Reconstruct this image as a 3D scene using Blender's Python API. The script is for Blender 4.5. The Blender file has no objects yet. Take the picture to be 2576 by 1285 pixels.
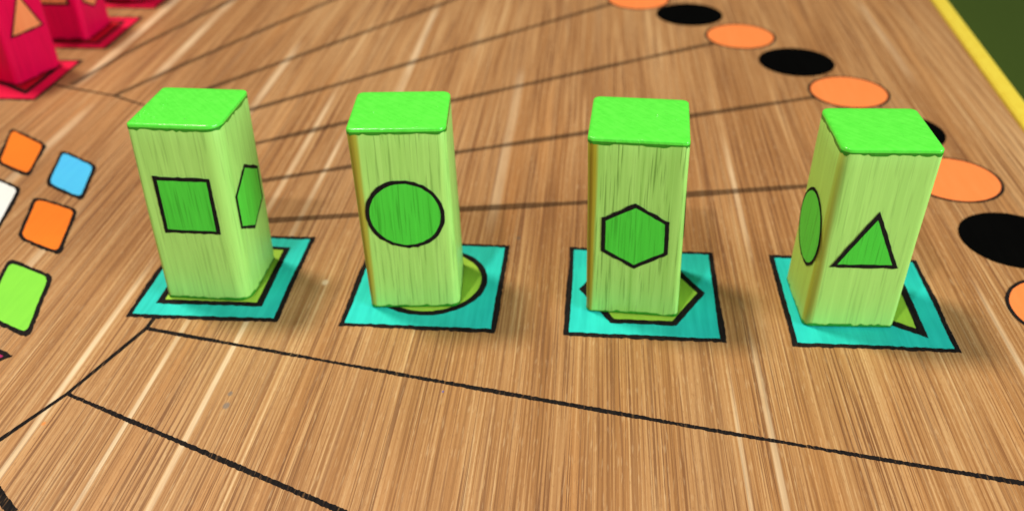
import bpy, bmesh, math, random
from mathutils import Vector, Matrix
random.seed(7)
U = 0.02                      # one pawn width (20 mm) is the drawing unit
scn = bpy.context.scene
C = scn.collection

# ------------------------------------------------------------------ camera
cam_d = bpy.data.cameras.new('camera')
cam_o = bpy.data.objects.new('camera', cam_d)
C.objects.link(cam_o)
scn.camera = cam_o
cam_d.sensor_width = 36.0
cam_d.lens = 36.0 * 2351.0 / 2576.0
cam_d.clip_start = 0.005
cam_d.clip_end = 20.0
pitch, roll, yaw = math.radians(33.78), math.radians(-1.04), math.radians(5.4)
fw = Vector((0, math.cos(pitch), -math.sin(pitch)))
rt = Vector((1, 0, 0))
up = rt.cross(fw)
r2 = rt * math.cos(roll) + up * math.sin(roll)
u2 = -rt * math.sin(roll) + up * math.cos(roll)
RZ = Matrix.Rotation(yaw, 3, 'Z')
fw, r2, u2 = RZ @ fw, RZ @ r2, RZ @ u2
M = Matrix((( r2.x, u2.x, -fw.x, 0), (r2.y, u2.y, -fw.y, 0), (r2.z, u2.z, -fw.z, 0), (0, 0, 0, 1)))
M.translation = Vector((0, 0, 6.533 * U))
cam_o.matrix_world = M
cam_d.dof.use_dof = True
cam_d.dof.focus_distance = 8.9 * U
cam_d.dof.aperture_fstop = cam_d.lens / 1.9        # a 1.9 mm entrance pupil, as in a phone

# ------------------------------------------------------------------ light
w = bpy.data.worlds.new('World')
scn.world = w
w.use_nodes = True
bg = w.node_tree.nodes['Background']
bg.inputs['Color'].default_value = (1.0, 0.96, 0.90, 1)
bg.inputs['Strength'].default_value = 0.06

def lamp(name, target, direction, dist, size, power, col):
    d = bpy.data.lights.new(name, 'AREA')
    d.shape = 'DISK'
    d.size = size
    d.energy = power
    d.color = col
    o = bpy.data.objects.new(name, d)
    C.objects.link(o)
    v = Vector(direction).normalized()
    o.location = Vector(target) * U + v * dist
    o.rotation_euler = (-v).to_track_quat('-Z', 'Y').to_euler()
    return o
# ceiling lamp behind and to the left of the board: throws the pawns' shadows forward and right
lamp('ceiling_lamp', (0, 9, 0), (-0.365, 0.21, 0.905), 2.5, 0.40, 53.0, (1.0, 0.90, 0.72))
# broad window-like light in front on the right
lamp('window_light', (0, 9, 0), (0.84, -0.46, 0.30), 1.3, 0.8, 17.5, (0.88, 1.0, 0.99))
# unseen spot added close above the front left: edge glints, brighter wood there
lamp('front_fill_spot', (-5, 5.5, 0), (-0.05, -0.40, 0.91), 0.6, 0.03, 1.5, (1.0, 0.98, 0.95))

scn.view_settings.view_transform = 'Standard'
scn.view_settings.look = 'None'
scn.view_settings.gamma = 1.0
scn.view_settings.use_curve_mapping = False
scn.view_settings.exposure = 0.0
scn.render.engine = 'CYCLES'

# ------------------------------------------------------------------ materials
class NT:
    def __init__(s, name):
        s.m = bpy.data.materials.new(name)
        s.m.use_nodes = True
        s.t = s.m.node_tree
        s.b = s.t.nodes['Principled BSDF']
        s.out = s.t.nodes['Material Output']
    def n(s, kind, **kw):
        x = s.t.nodes.new(kind)
        for k, v in kw.items():
            setattr(x, k, v)
        return x
    def link(s, a, b):
        s.t.links.new(a, b)
    def val(s, inp, v):
        if isinstance(v, (int, float)):
            inp.default_value = v
        elif isinstance(v, tuple):
            inp.default_value = v if len(v) == len(inp.default_value) else (*v, 1)
        else:
            s.link(v, inp)
    def math(s, op, a, b=0.0, c=0.0, clamp=False):
        x = s.n('ShaderNodeMath', operation=op, use_clamp=clamp)
        s.val(x.inputs[0], a); s.val(x.inputs[1], b); s.val(x.inputs[2], c)
        return x.outputs[0]
    def coords(s, scale=1.0 / U):
        tc = s.n('ShaderNodeTexCoord')
        mp = s.n('ShaderNodeVectorMath', operation='SCALE')
        s.link(tc.outputs['Object'], mp.inputs[0])
        mp.inputs['Scale'].default_value = scale
        sp = s.n('ShaderNodeSeparateXYZ')
        s.link(mp.outputs[0], sp.inputs[0])
        return sp.outputs[0], sp.outputs[1], sp.outputs[2]
    def vec(s, x, y, z=0.0):
        cx = s.n('ShaderNodeCombineXYZ')
        s.val(cx.inputs[0], x); s.val(cx.inputs[1], y); s.val(cx.inputs[2], z)
        return cx.outputs[0]
    def noise(s, v, scale=1.0, detail=2.0, rough=0.5, dist=0.0):
        x = s.n('ShaderNodeTexNoise')
        s.link(v, x.inputs['Vector'])
        x.inputs['Scale'].default_value = scale
        x.inputs['Detail'].default_value = detail
        x.inputs['Roughness'].default_value = rough
        x.inputs['Distortion'].default_value = dist
        return x.outputs['Fac']
    def rng(s, v, a, b, c=0.0, d=1.0, smooth=False):
        x = s.n('ShaderNodeMapRange')
        if smooth:
            x.interpolation_type = 'SMOOTHSTEP'
        s.val(x.inputs['Value'], v)
        for i, q in zip(('From Min', 'From Max', 'To Min', 'To Max'), (a, b, c, d)):
            s.val(x.inputs[i], q)
        return x.outputs['Result']
    def mix(s, f, a, b, mode='MIX'):
        x = s.n('ShaderNodeMix', data_type='RGBA', blend_type=mode)
        s.val(x.inputs['Factor'], f)
        s.val(x.inputs['A'], a) if not isinstance(a, tuple) else setattr(x.inputs[6], 'default_value', (*a[:3], 1))
        if not isinstance(a, tuple):
            s.link(a, x.inputs[6])
        if isinstance(b, tuple):
            x.inputs[7].default_value = (*b[:3], 1)
        else:
            s.link(b, x.inputs[7])
        return x.outputs[2]
    def ramp(s, v, stops):
        x = s.n('ShaderNodeValToRGB')
        e = x.color_ramp.elements
        while len(e) < len(stops):
            e.new(0.5)
        for el, (p, c) in zip(e, stops):
            el.position = p
            el.color = (*c, 1)
        s.val(x.inputs['Fac'], v)
        return x.outputs['Color']
    def bump(s, h, strength, dist):
        x = s.n('ShaderNodeBump')
        x.inputs['Strength'].default_value = strength
        x.inputs['Distance'].default_value = dist
        s.link(h, x.inputs['Height'])
        s.link(x.outputs['Normal'], s.b.inputs['Normal'])
        return x
    def fin(s, col, rough=0.5, spec=0.5):
        s.val(s.b.inputs['Base Color'], col)
        s.val(s.b.inputs['Roughness'], rough)
        s.b.inputs['Specular IOR Level'].default_value = spec
        return s.m

# NT.mix without double assignment
def _mix(s, f, a, b, mode='MIX'):
    x = s.n('ShaderNodeMix', data_type='RGBA', blend_type=mode)
    s.val(x.inputs[0], f)
    for k, q in ((6, a), (7, b)):
        if isinstance(q, tuple):
            x.inputs[k].default_value = (*q[:3], 1)
        else:
            s.link(q, x.inputs[k])
    return x.outputs[2]
NT.mix = _mix

def wood_colour(s):
    """teak-like veneer, grain along Y; coordinates in pawn widths"""
    x, y, z = s.coords()
    wv = s.noise(s.vec(s.math('MULTIPLY', x, 0.25), s.math('MULTIPLY', y, 0.16)), 1.0, 2)
    xw = s.math('ADD', x, s.math('MULTIPLY', s.math('SUBTRACT', wv, 0.5), 0.05))
    def g(fx, fy, det=2.0, off=0.0, rough=0.5):
        return s.noise(s.vec(s.math('MULTIPLY', xw, fx), s.math('MULTIPLY', y, fy), off), 1.0, det, rough)
    broad = g(0.55, 0.06, 3, 1.3)
    band = g(3.2, 0.10, 3, 4.1, 0.6)
    strand = g(9.0, 0.16, 3, 7.7, 0.65)
    fine = g(42.0, 0.26, 2, 2.2, 0.6)
    pore = g(50.0, 0.34, 2, 9.4, 0.6)
    fleck = g(52.0, 5.0, 1, 5.2)
    t = s.math('ADD', s.math('MULTIPLY', broad, 0.35),
        s.math('ADD', s.math('MULTIPLY', band, 0.30),
        s.math('ADD', s.math('MULTIPLY', strand, 0.34), s.math('MULTIPLY', fine, 0.74))))
    t = s.rng(t, 0.55, 1.16)
    col = s.ramp(t, [(0.0, (0.150, 0.060, 0.019)), (0.32, (0.335, 0.148, 0.049)), (0.56, (0.460, 0.232, 0.090)),
                     (0.78, (0.590, 0.350, 0.162)), (1.0, (0.80, 0.57, 0.33))])
    # greyish and reddish drifts of colour
    drift = g(1.1, 0.05, 2, 13.0)
    col = s.mix(s.rng(drift, 0.55, 0.75, 0, 0.45), col, (0.46, 0.26, 0.12))
    col = s.mix(s.rng(g(2.0, 0.12, 2, 17.0), 0.56, 0.74, 0, 0.40), col, (0.54, 0.235, 0.070))
    # open pores: thin dark dashes
    pm = s.math('MULTIPLY', s.rng(pore, 0.52, 0.60), s.rng(g(2.0, 0.3, 2, 21.0), 0.35, 0.6, 0.35, 1.0))
    col = s.mix(s.math('MULTIPLY', pm, 0.90), col, (0.18, 0.068, 0.022))
    col = s.mix(s.math('MULTIPLY', s.rng(fleck, 0.60, 0.75), 0.18), col, (0.86, 0.62, 0.36))
    col = s.mix(s.math('MULTIPLY', s.rng(g(70.0, 12.0, 1, 31.0), 0.60, 0.72), 0.4), col, (0.26, 0.11, 0.04))
    # single streaks of the veneer: x, half width, y from, y to, strength, pale?
    streaks = [(-3.84, .045, 4.0, 13.5, .75, 1), (-5.42, .050, 3.0, 9.6, .8, 1), (-4.52, .035, 4.0, 8.8, .7, 1),
               (-5.60, .10, 12.2, 17.0, .55, 1), (-7.75, .13, 14.5, 21.0, .6, 1), (-3.27, .09, 13.2, 19.5, .6, 1),
               (-4.35, .06, 9.6, 15.0, .5, 1), (-9.0, .13, 14.2, 22.0, .75, 1), (-8.35, .12, 10.0, 14.2, .5, 1),
               (-1.25, .10, 9.9, 16.0, .35, 1), (2.05, .05, 9.4, 13.4, .45, 1), (4.62, .045, 6.0, 9.8, .5, 1),
               (1.86, .045, 4.0, 8.6, .55, 1), (1.55, .03, 4.0, 8.0, .4, 1), (-6.95, .08, 6.0, 11.0, .4, 1),
               (5.5, .09, 15.0, 20.0, .35, 1),
               (-5.58, .035, 7.6, 10.6, .55, 0), (3.41, .022, 6.3, 8.4, .6, 0), (-8.2, .10, 14.0, 20.0, .4, 0),
               (-6.6, .07, 13.0, 17.5, .45, 0), (5.9, .04, 13.0, 14.6, .5, 0), (-0.9, .03, 4.0, 8.2, .35, 0),
               (-2.35, .03, 4.2, 8.6, .35, 0), (0.1, .12, 12.0, 21.0, .28, 0)]
    brk = g(3.0, 0.7, 3, 27.0)
    for (x0, hw, y0, y1, st, pale) in streaks:
        d = s.math('ABSOLUTE', s.math('SUBTRACT', x if hw < .06 else xw, x0))
        m = s.rng(d, hw * 0.35, hw, 1.0, 0.0, True)
        m = s.math('MULTIPLY', m, s.math('MULTIPLY', s.rng(y, y0, y0 + 1.2, 0, 1, True), s.rng(y, y1 - 1.2, y1, 1, 0, True)))
        m = s.math('MULTIPLY', m, s.math('MULTIPLY', s.rng(strand, 0.3, 0.6, 0.65 * st, min(1.0, st * 1.15)), s.rng(brk, 0.36, 0.56, 0.62, 1.0)))
        col = s.mix(m, col, (0.84, 0.63, 0.40) if pale else (0.24, 0.11, 0.05))
    h = s.math('SUBTRACT', s.math('MULTIPLY', strand, 0.4), s.math('MULTIPLY', pm, 0.8))
    return col, h, (x, y, z), pm

def mat_wood():
    s = NT('veneer')
    col, h, c, pm = wood_colour(s)
    # small scuffs and a few specks of ink
    x, y, z = c
    blot = s.noise(s.vec(x, s.math('MULTIPLY', y, 0.8), 40.0), 0.9, 4, 0.6)
    col = s.mix(s.rng(blot, 0.64, 0.80, 0, 0.14), col, (0.30, 0.17, 0.09))
    for (px, py, rr, cc) in ((-3.62, 6.98, .045, (.16, .13, .12)), (-3.60, 6.80, .06, (.18, .15, .14)), (-0.87, 10.13, .05, (.14, .09, .06)),
                             (-3.13, 9.0, .07, (.75, .58, .40)), (-1.42, 7.16, .02, (.05, .08, .4)), (-5.35, 6.42, .035, (.75, .22, .03))):
        dx = s.math('MULTIPLY', s.math('SUBTRACT', x, px), 1.3)
        dy = s.math('MULTIPLY', s.math('SUBTRACT', y, py), 0.9)
        d = s.math('SQRT', s.math('ADD', s.math('MULTIPLY', dx, dx), s.math('MULTIPLY', dy, dy)))
        col = s.mix(s.math('MULTIPLY', s.rng(d, rr * .4, rr, 1, 0, True), 0.75), col, cc)
    s.bump(h, 0.25, 0.0001)
    return s.fin(col, s.rng(pm, 0, 1, 0.46, 0.62), 0.35)

def mat_ink(name='marker_ink', gaps=True, col=(0.006, 0.005, 0.006), thin=0.0):
    s = NT(name)
    x, y, z = s.coords()
    v = s.noise(s.vec(s.math('MULTIPLY', x, 42.0), s.math('MULTIPLY', y, 4.0)), 1.0, 2, 0.6)
    c = s.mix(s.rng(v, 0.35, 0.75), col, (0.022, 0.016, 0.014))
    m = s.fin(c, 0.8, 0.08)
    if gaps:      # the pen skipped over the open pores, the veneer shows through
        g = s.math('MAXIMUM', s.math('MULTIPLY', s.rng(v, 0.56, 0.70), 0.6), thin)
        tr = s.n('ShaderNodeBsdfTransparent')
        mx = s.n('ShaderNodeMixShader')
        s.link(g, mx.inputs[0]); s.link(s.b.outputs[0], mx.inputs[1]); s.link(tr.outputs[0], mx.inputs[2])
        s.link(mx.outputs[0], s.out.inputs['Surface'])
    return m

def mat_marker(name, col, dark, amount=0.5, rough=0.55, spec=0.2):
    """felt-pen colour on veneer: streaks of thinner and thicker ink"""
    s = NT(name)
    x, y, z = s.coords()
    a = s.noise(s.vec(s.math('MULTIPLY', x, 14.0), s.math('MULTIPLY', y, 0.9)), 1.0, 3, 0.6)
    b = s.noise(s.vec(x, y, 3.0), 1.6, 3, 0.5)
    f = s.rng(s.math('ADD', s.math('MULTIPLY', a, 0.6), s.math('MULTIPLY', b, 0.4)), 0.38, 0.66, 0, amount)
    s.bump(a, 0.15, 0.00008)
    return s.fin(s.mix(f, col, dark), rough, spec)

def mat_block(name, pale, dark, streak=0.5, seed=0.0, edge=None, spec=0.4):
    """stained soft wood, grain along Z"""
    s = NT(name)
    x, y, z = s.coords()
    def g(f, fz, off, det=2.0, rough=0.55):
        return s.noise(s.vec(s.math('MULTIPLY', s.math('ADD', x, seed), f), s.math('MULTIPLY', y, f), s.math('ADD', s.math('MULTIPLY', z, fz), off)), 1.0, det, rough)
    a = g(11.0, 0.35, seed, 3)
    b = g(27.0, 0.6, seed + 5, 3)
    c = g(1.2, 0.5, seed + 9, 2)
    d = g(44.0, 1.3, seed + 3, 2)
    t = s.math('ADD', s.math('MULTIPLY', a, 0.5), s.math('ADD', s.math('MULTIPLY', b, 0.3), s.math('MULTIPLY', c, 0.2)))
    col = s.mix(s.rng(t, 0.40, 0.66, 0, streak), pale, dark)
    col = s.mix(s.math('MULTIPLY', s.rng(d, 0.55, 0.66), streak), col, tuple(q * 0.55 for q in dark))
    col = s.mix(s.rng(b, 0.30, 0.46, 0.30, 0.0), col, tuple(min(.95, q * 1.25) for q in pale))
    if edge:       # ochre tint with a browner core along one long corner
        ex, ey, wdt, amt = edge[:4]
        if len(edge) > 4:      # warm light from the left, painted into this block's left face
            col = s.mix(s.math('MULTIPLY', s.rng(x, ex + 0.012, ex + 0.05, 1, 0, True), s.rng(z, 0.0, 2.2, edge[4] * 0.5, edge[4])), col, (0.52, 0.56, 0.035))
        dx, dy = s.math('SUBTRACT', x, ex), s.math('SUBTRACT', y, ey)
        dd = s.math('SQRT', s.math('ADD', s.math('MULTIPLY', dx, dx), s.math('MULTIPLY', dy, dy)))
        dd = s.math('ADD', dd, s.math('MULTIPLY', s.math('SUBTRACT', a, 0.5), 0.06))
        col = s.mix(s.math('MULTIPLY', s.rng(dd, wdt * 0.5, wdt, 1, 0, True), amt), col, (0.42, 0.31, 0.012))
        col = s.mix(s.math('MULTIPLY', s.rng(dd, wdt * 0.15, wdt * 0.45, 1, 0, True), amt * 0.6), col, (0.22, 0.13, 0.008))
    s.bump(s.math('ADD', a, b), 0.18, 0.00012)
    return s.fin(col, 0.42, spec)

def mat_gloss(name, col, dark, rough=0.16, bump=0.28):
    """thick brushed lacquer"""
    s = NT(name)
    x, y, z = s.coords()
    a = s.noise(s.vec(x, y, z), 3.0, 3, 0.55)
    b = s.noise(s.vec(s.math('MULTIPLY', x, 10.0), s.math('MULTIPLY', y, 10.0), s.math('MULTIPLY', z, 4.0)), 1.0, 2, 0.5)
    sp = s.noise(s.vec(x, y, z), 26.0, 0, 0.5)
    st = s.noise(s.vec(s.math('MULTIPLY', s.math('ADD', x, y), 22.0), s.math('MULTIPLY', s.math('SUBTRACT', x, y), 2.5), z), 1.0, 2, 0.6)
    s.bump(s.math('ADD', s.math('ADD', s.math('ADD', a, s.math('MULTIPLY', st, 0.35)), s.math('MULTIPLY', b, 0.5)), s.math('MULTIPLY', s.rng(sp, 0.70, 0.80), 0.6)), bump, 0.00025)
    return s.fin(s.mix(s.rng(st, 0.40, 0.68, 0, 0.55), s.mix(s.rng(b, 0.35, 0.7, 0, 0.5), col, dark), dark), rough, 0.5)

def mat_plain(name, col, dark, scale=40.0, rough=0.6, spec=0.3, bump=0.2):
    s = NT(name)
    x, y, z = s.coords()
    a = s.noise(s.vec(x, y, z), scale, 4, 0.6)
    s.bump(a, bump, 0.0002)
    return s.fin(s.mix(s.rng(a, 0.3, 0.7), col, dark), rough, spec)

M_WOOD = mat_wood()
M_INK = mat_ink()
M_FADED = mat_ink('faded_ink', True, (0.06, 0.030, 0.014), 0.52)
M_INKS = mat_ink('outline_ink', False)
M_TEAL = mat_marker('teal_marker', (0.024, 0.62, 0.55), (0.010, 0.42, 0.37), 0.75)
M_LIME = mat_marker('lime_marker', (0.40, 0.64, 0.06), (0.26, 0.50, 0.045), 0.7)
M_ORANGE = mat_marker('orange_marker', (0.94, 0.255, 0.070), (0.88, 0.20, 0.04), 0.4)
M_ORANGE2 = mat_marker('deep_orange_marker', (0.95, 0.215, 0.014), (0.85, 0.16, 0.01), 0.4)
M_BLUE = mat_marker('blue_marker', (0.075, 0.58, 1.0), (0.05, 0.46, 0.95), 0.5)
M_WHITE = mat_marker('white_marker', (0.88, 0.89, 0.90), (0.80, 0.81, 0.82), 0.4)
M_GREENF = mat_marker('green_marker', (0.235, 0.70, 0.055), (0.17, 0.58, 0.045), 0.5)
M_PURPLE = mat_marker('magenta_marker', (0.40, 0.010, 0.11), (0.30, 0.008, 0.09), 0.5)
M_RED = mat_marker('red_marker', (0.80, 0.004, 0.060), (0.70, 0.003, 0.045), 0.6)
M_REDSYM = mat_marker('dark_red_marker', (0.55, 0.002, 0.016), (0.42, 0.001, 0.010), 0.6)
M_BLACK = mat_marker('black_marker', (0.002, 0.002, 0.002), (0.003, 0.003, 0.003), 0.5, 0.9, 0.0)
M_YELLOW = mat_plain('yellow_lacquer', (0.82, 0.66, 0.075), (0.76, 0.57, 0.05), 8.0, 0.4)
M_TABLE = mat_plain('green_baize', (0.046, 0.076, 0.011), (0.028, 0.050, 0.008), 60.0, 0.95, 0.1, 0.5)
M_CAP = mat_gloss('green_lacquer', (0.13, 0.86, 0.070), (0.085, 0.74, 0.045))
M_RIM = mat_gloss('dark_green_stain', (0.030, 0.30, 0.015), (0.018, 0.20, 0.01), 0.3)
M_SYM = mat_block('green_symbol_stain', (0.070, 0.66, 0.048), (0.035, 0.48, 0.024), 0.5, 2.0)
M_SALMON = mat_block('salmon_symbol_stain', (1.0, 0.30, 0.115), (0.92, 0.24, 0.08), 0.5, 3.0)
M_REDCAP = mat_gloss('red_lacquer', (0.70, 0.004, 0.05), (0.60, 0.003, 0.04))
M_REDRIM = mat_gloss('dark_red_stain', (0.20, 0.001, 0.008), (0.12, 0.001, 0.005), 0.3)
M_REDBODY = mat_block('crimson_stain', (0.80, 0.002, 0.075), (0.66, 0.001, 0.05), 0.4, 4.0, None, 0.12)

# ------------------------------------------------------------------ mesh helpers
def mesh_obj(name, verts, faces, mat, parent=None, smooth=False, loc=None):
    me = bpy.data.meshes.new(name)
    me.from_pydata([tuple(c * U for c in v) for v in verts], [], faces)
    me.validate()
    me.update()
    me.materials.append(mat)
    if smooth:
        for p in me.polygons:
            p.use_smooth = True
    o = bpy.data.objects.new(name, me)
    C.objects.link(o)
    if parent:
        o.parent = parent
    if loc:
        o.location = tuple(c * U for c in loc)
    return o

def empty(name, loc=(0, 0, 0), rz=0.0):
    o = bpy.data.objects.new(name, None)
    o.empty_display_size = 0.01
    C.objects.link(o)
    o.location = tuple(c * U for c in loc)
    o.rotation_euler = (0, 0, rz)
    return o

def tag(o, label=None, cat=None, group=None, kind=None):
    if label: o['label'] = label
    if cat: o['category'] = cat
    if group: o['group'] = group
    if kind: o['kind'] = kind
    return o

def inset(poly, d):
    """move every edge of a counter-clockwise polygon inwards by d"""
    n = len(poly)
    out = []
    for i in range(n):
        p0, p1, p2 = Vector(poly[i - 1]), Vector(poly[i]), Vector(poly[(i + 1) % n])
        e1, e2 = (p1 - p0).normalized(), (p2 - p1).normalized()
        n1, n2 = Vector((-e1.y, e1.x)), Vector((-e2.y, e2.x))
        b = (n1 + n2)
        b = b / max(0.3, b.dot(n1))
        out.append(tuple(p1 + b * d))
    return out

def rounded(poly, r, seg=5):
    n = len(poly)
    out = []
    for i in range(n):
        p0, p1, p2 = Vector(poly[i - 1]), Vector(poly[i]), Vector(poly[(i + 1) % n])
        a = p1 + (p0 - p1).normalized() * r
        b = p1 + (p2 - p1).normalized() * r
        for k in range(seg + 1):
            t = k / seg
            out.append(tuple(a * (1 - t) ** 2 + p1 * 2 * t * (1 - t) + b * t * t))
    return out

def rough_edge(poly, step=0.05, amp=0.006, along_y=True, rnd=random):
    """hand-drawn outline: subdivide and wobble"""
    n = len(poly)
    out = []
    ph = rnd.random() * 10
    for i in range(n):
        a, b = Vector(poly[i]), Vector(poly[(i + 1) % n])
        L = (b - a).length
        k = max(1, int(L / step))
        for j in range(k):
            p = a.lerp(b, j / k)
            slow = math.sin(ph + 2.3 * (p.x + 1.7 * p.y)) * amp * 0.9 + math.sin(ph * 2 + 6.1 * (p.x - p.y)) * amp * 0.5
            out.append((p.x + slow * 0.6 + rnd.uniform(-amp, amp) * 0.5, p.y + slow * 0.6 + rnd.uniform(-amp, amp) * (1.3 if along_y else .5)))
    return out

def flat(name, poly, z, mat, parent, amp=0.006, step=0.05):
    pts = rough_edge(poly, step, amp) if amp else poly
    return mesh_obj(name, [(x, y, z) for x, y in pts], [tuple(range(len(pts)))], mat, parent)

def regular(cx, cy, r, n, a0=0.0, rx=1.0):
    return [(cx + r * rx * math.cos(a0 + 2 * math.pi * k / n), cy + r * math.sin(a0 + 2 * math.pi * k / n)) for k in range(n)]

def stroke(name, pts, width, z, mat, parent, amp=0.010, step=0.020):
    """a pen stroke: ribbon with frayed edges that bleed along the grain"""
    V, F = [], []
    for i in range(len(pts) - 1):
        a, b = Vector(pts[i]), Vector(pts[i + 1])
        L = (b - a).length
        t = (b - a).normalized()
        nrm = Vector((-t.y, t.x))
        k = max(2, int(L / step))
        for j in range(k + 1):
            p = a.lerp(b, j / k)
            ww = width * (1 + 0.16 * math.sin(1.7 * p.x + 2.1 * p.y) + 0.10 * math.sin(5.3 * p.x))
            up_ = p + nrm * ww / 2 + Vector((0, random.uniform(-.3, 1) * amp))
            dn = p - nrm * ww / 2 - Vector((0, random.uniform(-.3, 1) * amp))
            V += [(up_.x, up_.y, z), (dn.x, dn.y, z)]
            if j:
                m = len(V)
                F.append((m - 4, m - 3, m - 1, m - 2))
    return mesh_obj(name, V, F, mat, parent)

# ------------------------------------------------------------------ setting: the table under the board
TZ = -0.75
table = mesh_obj('table_top', [(-60, -30, TZ), (60, -30, TZ), (60, 90, TZ), (-60, 90, TZ)], [(0, 1, 2, 3)], M_TABLE)
tag(table, kind='structure')

# ------------------------------------------------------------------ the board
board = empty('game_board', (0, 0, TZ))
tag(board, 'wide wooden game board with ink lines, coloured fields and a yellow edge', 'game board')
def bz(z): return z - TZ        # children sit in the empty's frame
def xr(y): return 6.70 + (y - 14.0) * 0.050
Y0, Y1, XL = -9.0, 27.0, -29.0
V = []
for z in (TZ + 0.002, -0.03):
    V += [(XL, Y0, bz(z)), (xr(Y0), Y0, bz(z)), (xr(Y1), Y1, bz(z)), (XL, Y1, bz(z))]
b_ = 0.03
V += [(XL + b_, Y0 + b_, bz(0)), (xr(Y0) - b_, Y0 + b_, bz(0)), (xr(Y1) - b_, Y1 - b_, bz(0)), (XL + b_, Y1 - b_, bz(0))]
F = [(3, 2, 1, 0)] + [(i, (i + 1) % 4, 4 + (i + 1) % 4, 4 + i) for i in range(4)] + [(4 + i, 4 + (i + 1) % 4, 8 + (i + 1) % 4, 8 + i) for i in range(4)] + [(8, 9, 10, 11)]
mesh_obj('wood_panel', V, F, M_WOOD, board)
# yellow edge band with rounded top
prof = [(0.002, TZ + 0.003), (0.002, 0.02), (0.05, 0.045), (0.26, 0.045), (0.305, 0.02), (0.32, -0.05), (0.32, TZ + 0.003)]
V, F = [], []
n = len(prof)
for k in range(25):
    y = Y0 + (Y1 - Y0) * k / 24
    for (dx, z) in prof:
        V.append((xr(y) + dx, y, bz(z)))
    if k:
        for i in range(n):
            j = (i + 1) % n
            F.append(((k - 1) * n + i, k * n + i, k * n + j, (k - 1) * n + j))
F += [tuple(range(n)), tuple(range(24 * n + n - 1, 24 * n - 1, -1))]
tag(mesh_obj('edge_band', V, F, M_YELLOW, board), 'yellow lacquered band along the edge of the board')

ZL, ZO, ZF, ZSO, ZSF = (bz(q) for q in (0.002, 0.004, 0.006, 0.008, 0.010))
CX, CY = -10.87, 9.10
def pol(r, deg):
    return (CX + r * math.cos(math.radians(deg)), CY + r * math.sin(math.radians(deg)))
# spokes as they run on the board (start on the inner ring, end at the ring of dots)
spokes = {-22.3: ((-5.32, 6.86), (-2.05, 5.51), (2.6, 3.6)), -10.8: ((-4.96, 7.985), (-0.9, 7.2), (1.59, 6.73), (4.05, 6.29), (5.0, 6.1)),
          10.6: ((-4.98, 10.22), (-3.11, 10.57), (-0.1, 11.07), (1.38, 11.38), (2.99, 11.7), (4.55, 12.0)),
          21.7: ((-5.30, 11.16), (-3.54, 11.9), (-1.98, 12.45), (-0.09, 13.2), (1.61, 13.91), (3.72, 14.75)),
          31.5: ((-5.78, 12.15), (-3.93, 13.36), (-2.26, 14.32), (1.36, 16.56), (2.28, 17.12)),
          42.5: ((-6.42, 13.02), (-3.95, 15.27), (-2.3, 16.83), (0.45, 19.35)),
          53.0: ((-7.22, 13.78), (-5.4, 16.19), (-3.34, 18.9), (-1.9, 20.9)),
          64.0: ((-8.14, 14.2), (-7.58, 15.38), (-6.5, 17.52), (-5.65, 19.14), (-4.7, 21.0)),
          74.0: ((-9.12, 14.6), (-8.7, 16.36), (-8.0, 18.49), (-7.2, 21.0))}
for k, pts in spokes.items():
    stroke('spoke_line', pts, 0.047 if k < 0 else 0.125, ZL, M_INK if k < 0 else M_FADED, board)
# inner ring, one stroke from spoke to spoke
ring = [(-6.15, 5.35), (-5.67, 6.17), (-5.325, 6.86), (-4.945, 7.985), (-4.86, 9.1), (-4.98, 10.22), (-5.30, 11.16), (-5.78, 12.15), (-6.42, 13.02), (-7.22, 13.72), (-8.14, 14.2), (-9.38, 14.58)]
for a, b in zip(ring, ring[1:]):
    stroke('ring_line', (a, b), 0.050, bz(0.003), M_INK, board, 0.006)
stroke('corner_line', ((-5.55, 5.72), (-5.27, 5.47), (-5.05, 5.30), (-4.8, 4.9)), 0.085, ZL, M_INK, board)

# dots of the outer path
dots = [(0.93, 19.58, 'o'), (1.93, 18.68, 'b'), (2.81, 17.50, 'o'), (3.66, 16.26, 'b'), (4.31, 14.98, 'o'), (4.78, 13.52, 'b'), (5.13, 12.03, 'o'), (5.42, 10.47, 'b'), (5.50, 8.97, 'o')]
for (x, y, k) in dots:
    r = 0.665
    d = flat('path_dot', regular(x, y, r if k == 'b' else r - 0.045, 72), ZF, M_BLACK if k == 'b' else M_ORANGE, board, 0.003, 1)
    tag(d, 'black path dot' if k == 'b' else 'orange path dot with a thin dark outline')
    if k == 'o':
        flat('outline', regular(x, y, r, 72), ZO, M_INKS, d, 0.004, 1)

# small colour fields of the inner path (rounded quadrilaterals, counter-clockwise)
fields = [('orange field of the inner path', [(-9.28, 12.90), (-8.87, 11.74), (-8.12, 11.32), (-8.39, 12.36)], M_ORANGE2),
          ('light blue field of the inner path', [(-8.09, 12.21), (-7.79, 11.14), (-7.01, 10.70), (-7.29, 11.74)], M_BLUE),
          ('orange field of the inner path', [(-7.77, 10.81), (-7.45, 9.72), (-6.66, 9.34), (-6.96, 10.49)], M_ORANGE2),
          ('white field of the inner path', [(-8.86, 11.43), (-8.58, 10.28), (-7.77, 9.86), (-8.06, 11.01)], M_WHITE),
          ('lime green field of the inner path', [(-7.31, 9.27), (-6.98, 8.08), (-6.19, 7.71), (-6.53, 8.92)], M_GREENF),
          ('magenta field of the inner path', [(-7.10, 7.75), (-6.75, 6.95), (-6.20, 7.42), (-6.45, 7.52)], M_PURPLE)]
for lab, quad, m in fields:
    fl = flat('path_field', rounded(inset(quad, 0.055), 0.13 if m is not M_PURPLE else .03), ZF, m, board, 0.005, 0.06)
    tag(fl, lab)
    flat('outline', rounded(quad, 0.15 if m is not M_PURPLE else .04), ZO, M_INKS, fl, 0.010, 0.04)

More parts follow.
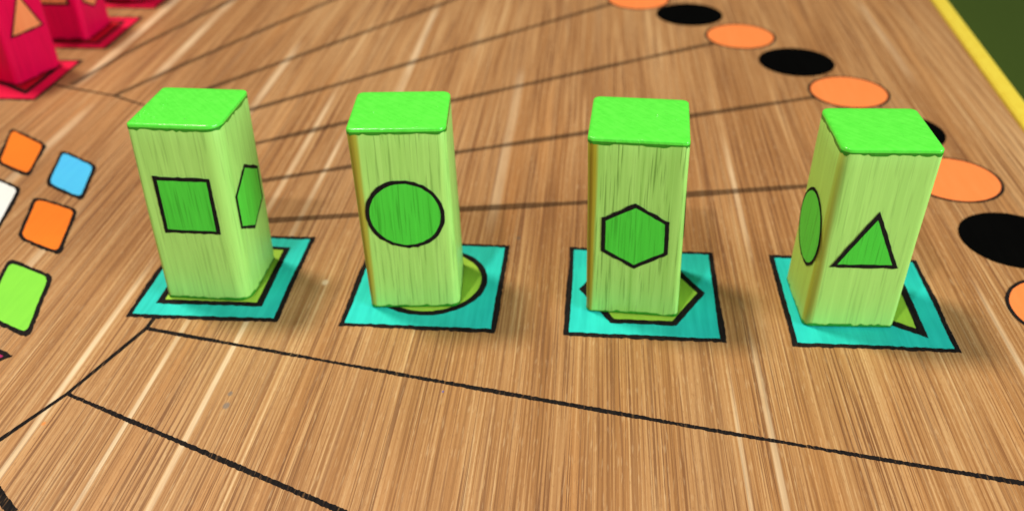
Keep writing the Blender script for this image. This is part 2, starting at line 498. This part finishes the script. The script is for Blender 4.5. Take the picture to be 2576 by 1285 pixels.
# start squares with their symbols
def square(cx, cy, s, rz):
    c_, s_ = math.cos(rz), math.sin(rz)
    return [(cx + c_ * i * s / 2 - s_ * j * s / 2, cy + s_ * i * s / 2 + c_ * j * s / 2) for i, j in ((-1, -1), (1, -1), (1, 1), (-1, 1))]
def start_square(cx, cy, rz, fill, sym, symfill, lab, ow=0.062):
    q = square(cx, cy, 1.79, rz)
    s = flat('start_square', inset(q, ow), ZF, fill, board, 0.006)
    tag(s, lab)
    flat('outline', q, ZO, M_INKS, s, 0.010, 0.04)
    if sym == 'square':
        p = square(cx, cy + 0.01, 1.27, rz)
    elif sym == 'circle':
        p = regular(cx, cy + 0.06, 0.70, 64)
    elif sym == 'hexagon':
        p = regular(cx - 0.01, cy, 0.74, 6)
    else:
        p = [(cx - 0.55, cy + 0.02), (cx + 0.61, cy - 0.66), (cx + 0.61, cy + 0.70)]
    flat('symbol_outline', p, ZSO, M_INKS, s, 0.006, 0.05)
    flat('symbol', inset(p, 0.078 if sym != 'triangle' else 0.090), ZSF, symfill, s, 0.004, 0.05)
R_ = math.radians
start_square(-4.392, 9.079, R_(0.6), M_TEAL, 'square', M_LIME, 'teal start square with a lime square in it')
start_square(-1.864, 9.060, R_(-0.4), M_TEAL, 'circle', M_LIME, 'teal start square with a lime circle in it')
start_square(0.687, 9.052, R_(-0.5), M_TEAL, 'hexagon', M_LIME, 'teal start square with a lime hexagon in it')
start_square(3.177, 9.036, R_(0.2), M_TEAL, 'triangle', M_LIME, 'teal start square with a lime triangle in it')
start_square(-10.31, 14.83, 0.0, M_RED, 'triangle', M_REDSYM, 'red start square with a darker triangle in it')
start_square(-10.15, 17.17, 0.0, M_RED, 'square', M_REDSYM, 'red start square with a darker square in it')
start_square(-10.10, 19.44, 0.0, M_RED, 'circle', M_REDSYM, 'red start square with a darker circle in it')

# ------------------------------------------------------------------ pawns
def profile(w_, d_, radii, grow=0.0, side=22, cs=6):
    """rounded rectangle, counter-clockwise from the front left corner"""
    out = []
    hw, hd = w_ / 2 + grow, d_ / 2 + grow
    cor = [(-hw, -hd, math.pi), (hw, -hd, 1.5 * math.pi), (hw, hd, 0.0), (-hw, hd, 0.5 * math.pi)]
    arcs = []
    for (x, y, a), r in zip(cor, radii):
        r = max(0.01, r + grow)
        ccx, ccy = x - math.copysign(r, x), y - math.copysign(r, y)
        arcs.append([(ccx + r * math.cos(a + 0.5 * math.pi * k / cs), ccy + r * math.sin(a + 0.5 * math.pi * k / cs)) for k in range(cs + 1)])
    for i in range(4):
        out += arcs[i]
        p, q = arcs[i][-1], arcs[(i + 1) % 4][0]
        for k in range(1, side):
            out.append((p[0] + (q[0] - p[0]) * k / side, p[1] + (q[1] - p[1]) * k / side))
    return out

def loft(rings, cap_top=True, cap_bottom=True):
    V, F = [], []
    n = len(rings[0])
    for r in rings:
        V += r
    for k in range(len(rings) - 1):
        for i in range(n):
            j = (i + 1) % n
            F.append((k * n + i, k * n + j, (k + 1) * n + j, (k + 1) * n + i))
    if cap_bottom: F.append(tuple(range(n - 1, -1, -1)))
    if cap_top: F.append(tuple(range((len(rings) - 1) * n, len(rings) * n)))
    return V, F

SHAPES = ('circle', 'triangle', 'square', 'hexagon')      # order round a pawn, counter-clockwise seen from above
def sym_poly(kind, turned=False):
    if kind == 'square':
        return [(-0.345, -0.36), (0.31, -0.36), (0.31, 0.36), (-0.345, 0.36)], 1.270
    if kind == 'circle':
        return regular(0, 0, 0.432, 56), 1.232
    if kind == 'hexagon':
        return regular(0.0, 0, 0.42, 6, 0.0 if turned else math.pi / 6), 1.065 if not turned else 1.14
    return [(-0.365, -0.31), (0.365, -0.31), (0.02, 0.40)], 1.125

def pawn(x, y, rz, w_, d_, h_, radii, front, mats, label, group, seed, faces=('f', 'l', 'r'), z0=0.0115, rim=True, tilt=(0, 0), drop=0.0, blisters=()):
    rnd = random.Random(seed)
    root = empty('wooden_pawn', (x, y, z0), rz)
    tag(root, label, 'pawn', group)
    body_m, cap_m, rim_m, sym_m = mats
    def ring(z, grow, extra=0.0, jit=None):
        rr = [r + extra for r in radii]
        pts = profile(w_, d_, rr, grow)
        # slightly hand-cut: faces not perfectly straight
        o = []
        for i, (px, py) in enumerate(pts):
            k = 1 + 0.004 * math.sin(seed + 3 * z) 
            zz = z + (jit[i] if jit else 0.0)
            o.append((px * k + tilt[0] * zz, py * k + tilt[1] * zz, zz))
        return o
    n = len(ring(0, 0))
    zs = [(0.0, -0.022), (0.008, -0.007), (0.016, 0.0)]
    zs += [(0.022 + (h_ - 0.044) * k / 10, 0.0) for k in range(1, 10)]
    zs += [(h_ - 0.06, 0.0), (h_ - 0.03, -0.010), (h_ - 0.012, -0.022), (h_ - 0.004, -0.036)]
    V, F = loft([ring(z, g) for z, g in zs])
    body = mesh_obj('block', V, F, body_m, root)
    smooth_sides(body)
    # lacquered top, running a little over the edge
    def jag(lo, hi, freq=0.5):
        v = rnd.uniform(lo, hi)
        out = []
        for i in range(n):
            if rnd.random() < freq:
                v = rnd.uniform(lo, hi)
            out.append(v)
        return out
    E_ = 0.0018
    j1 = jag(-0.006, 0.006, 0.5)
    V, F = loft([ring(h_ - 0.045, E_ * .6, 0, j1), ring(h_ - 0.030, E_), ring(h_ - 0.013, 0.0), ring(h_ - 0.004, -0.007), ring(h_ + 0.001, -0.018), ring(h_ + 0.003, -0.040), ring(h_ + 0.004, -0.09)], True, False)
    for (bx, by, br) in blisters:          # little blisters in the lacquer
        m0 = len(V)
        bx, by = bx * w_ / 2 + tilt[0] * h_, by * d_ / 2 + tilt[1] * h_
        for (rr, hh) in ((1.0, -0.1), (0.8, 0.45), (0.45, 0.8)):
            for q in range(8):
                a = q * math.pi / 4
                V.append((bx + br * rr * math.cos(a), by + br * rr * math.sin(a) * 0.8, h_ + 0.002 + br * hh * 0.8))
        V.append((bx, by, h_ + 0.002 + br * 0.75))
        for lv in range(2):
            for q in range(8):
                F.append((m0 + lv * 8 + q, m0 + lv * 8 + (q + 1) % 8, m0 + lv * 8 + 8 + (q + 1) % 8, m0 + lv * 8 + 8 + q))
        for q in range(8):
            F.append((m0 + 16 + q, m0 + 16 + (q + 1) % 8, m0 + 24))
    cap = mesh_obj('lacquered_top', V, F, cap_m, root)
    smooth_sides(cap)
    if rim:
        j2 = jag(-0.022, 0.004, 0.7)
        V, F = loft([ring(h_ - 0.060, 0.0025, 0, j2), ring(h_ - 0.040, 0.003)], False, False)
        mesh_obj('stain_rim', V, F, rim_m, root)
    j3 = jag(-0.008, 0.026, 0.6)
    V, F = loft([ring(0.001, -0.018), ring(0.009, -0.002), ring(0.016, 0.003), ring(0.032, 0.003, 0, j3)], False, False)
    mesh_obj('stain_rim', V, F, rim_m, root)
    # stained symbols on the faces
    k0 = SHAPES.index(front)
    order = {'f': k0, 'r': (k0 + 1) % 4, 'l': (k0 - 1) % 4, 'b': (k0 + 2) % 4}
    for side in faces:
        kind = SHAPES[order[side]]
        poly, zc = sym_poly(kind)
        zc = zc * h_ / 2.24 - drop
        if side == 'l' and kind == 'circle':
            zc -= 0.2
        if side == 'r' and kind == 'hexagon':
            zc += 0.07
        ow = 0.048 if side == 'f' else 0.034
        def place(p, off):
            o = []
            for (a, b) in p:
                sx, sy = tilt[0] * (zc + b), tilt[1] * (zc + b)
                if side == 'f': o.append((a + sx, -d_ / 2 - off + sy, zc + b))
                elif side == 'r': o.append((w_ / 2 + off + sx, a + sy, zc + b))
                elif side == 'l': o.append((-w_ / 2 - off + sx, -a + sy, zc + b))
                else: o.append((-a + sx, d_ / 2 + off + sy, zc + b))
            return o
        inner = rough_edge(inset(poly, ow), 0.06, 0.003, True, rnd)
        outer = rough_edge(poly, 0.05, 0.006, True, rnd)
        f_ = mesh_obj('face_symbol', place(inner, 0.0095), [tuple(range(len(inner)))], sym_m, root)
        f_['label'] = kind + ' drawn on the pawn'
        mesh_obj('outline', place(outer, 0.0065), [tuple(range(len(outer)))], M_INKS, f_)
    return root

def smooth_sides(o):
    me = o.data
    for p in me.polygons:
        p.use_smooth = True
    me.set_sharp_from_angle(angle=math.radians(40))

PALE, DK = (0.42, 0.78, 0.175), (0.24, 0.53, 0.080)
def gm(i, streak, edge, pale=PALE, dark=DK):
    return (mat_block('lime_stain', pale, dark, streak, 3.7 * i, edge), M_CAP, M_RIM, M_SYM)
_b = random.Random(3)
BL1 = [(-0.88 + _b.random() ** 1.5 * 0.5, -0.9 + _b.random() * 0.5, _b.uniform(.010, .022)) for _ in range(16)] + [(-0.6, 0.25, .018), (-0.35, 0.5, .014), (-.55, -.05, .02)]
BL2 = [(-0.72, 0.0, .016), (-0.52, -0.18, .020), (0.78, 0.1, .010), (-0.2, -0.6, .010)]
BL3 = [(0.35, 0.1, .014), (0.75, -0.05, .014), (0.38, -0.5, .012)]
G1 = 'green pawns standing on the teal squares'
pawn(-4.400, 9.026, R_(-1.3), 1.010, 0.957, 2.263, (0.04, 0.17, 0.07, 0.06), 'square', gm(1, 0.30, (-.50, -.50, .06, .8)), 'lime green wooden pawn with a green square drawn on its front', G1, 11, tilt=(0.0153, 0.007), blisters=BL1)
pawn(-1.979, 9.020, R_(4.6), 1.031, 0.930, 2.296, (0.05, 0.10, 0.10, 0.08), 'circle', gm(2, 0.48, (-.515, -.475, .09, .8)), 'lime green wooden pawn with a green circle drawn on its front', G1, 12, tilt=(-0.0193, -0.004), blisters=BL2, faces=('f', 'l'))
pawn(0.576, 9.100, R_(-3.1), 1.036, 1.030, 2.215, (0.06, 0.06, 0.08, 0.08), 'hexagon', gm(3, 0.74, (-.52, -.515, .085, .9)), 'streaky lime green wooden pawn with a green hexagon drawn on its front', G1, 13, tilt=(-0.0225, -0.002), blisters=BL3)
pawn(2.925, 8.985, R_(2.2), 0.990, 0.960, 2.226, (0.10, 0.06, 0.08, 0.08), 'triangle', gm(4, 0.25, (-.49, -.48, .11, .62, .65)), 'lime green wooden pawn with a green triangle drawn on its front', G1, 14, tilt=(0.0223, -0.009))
RM = (M_REDBODY, M_REDCAP, M_REDRIM, M_SALMON)
G2 = 'crimson pawns standing on the red squares'
pawn(-10.315, 15.115, R_(-18.5), 1.0, 1.0, 2.24, (0.07, 0.10, 0.08, 0.08), 'circle', RM, 'crimson wooden pawn with a salmon triangle drawn on its side', G2, 21)
pawn(-10.26, 17.17, 0.0, 1.0, 1.0, 2.24, (0.07, 0.10, 0.08, 0.08), 'square', RM, 'crimson wooden pawn with a salmon square, between two other crimson pawns', G2, 22, drop=0.21)
pawn(-10.22, 19.50, 0.0, 1.0, 1.0, 2.24, (0.07, 0.10, 0.08, 0.08), 'hexagon', RM, 'crimson wooden pawn behind the one with the salmon square', G2, 23)
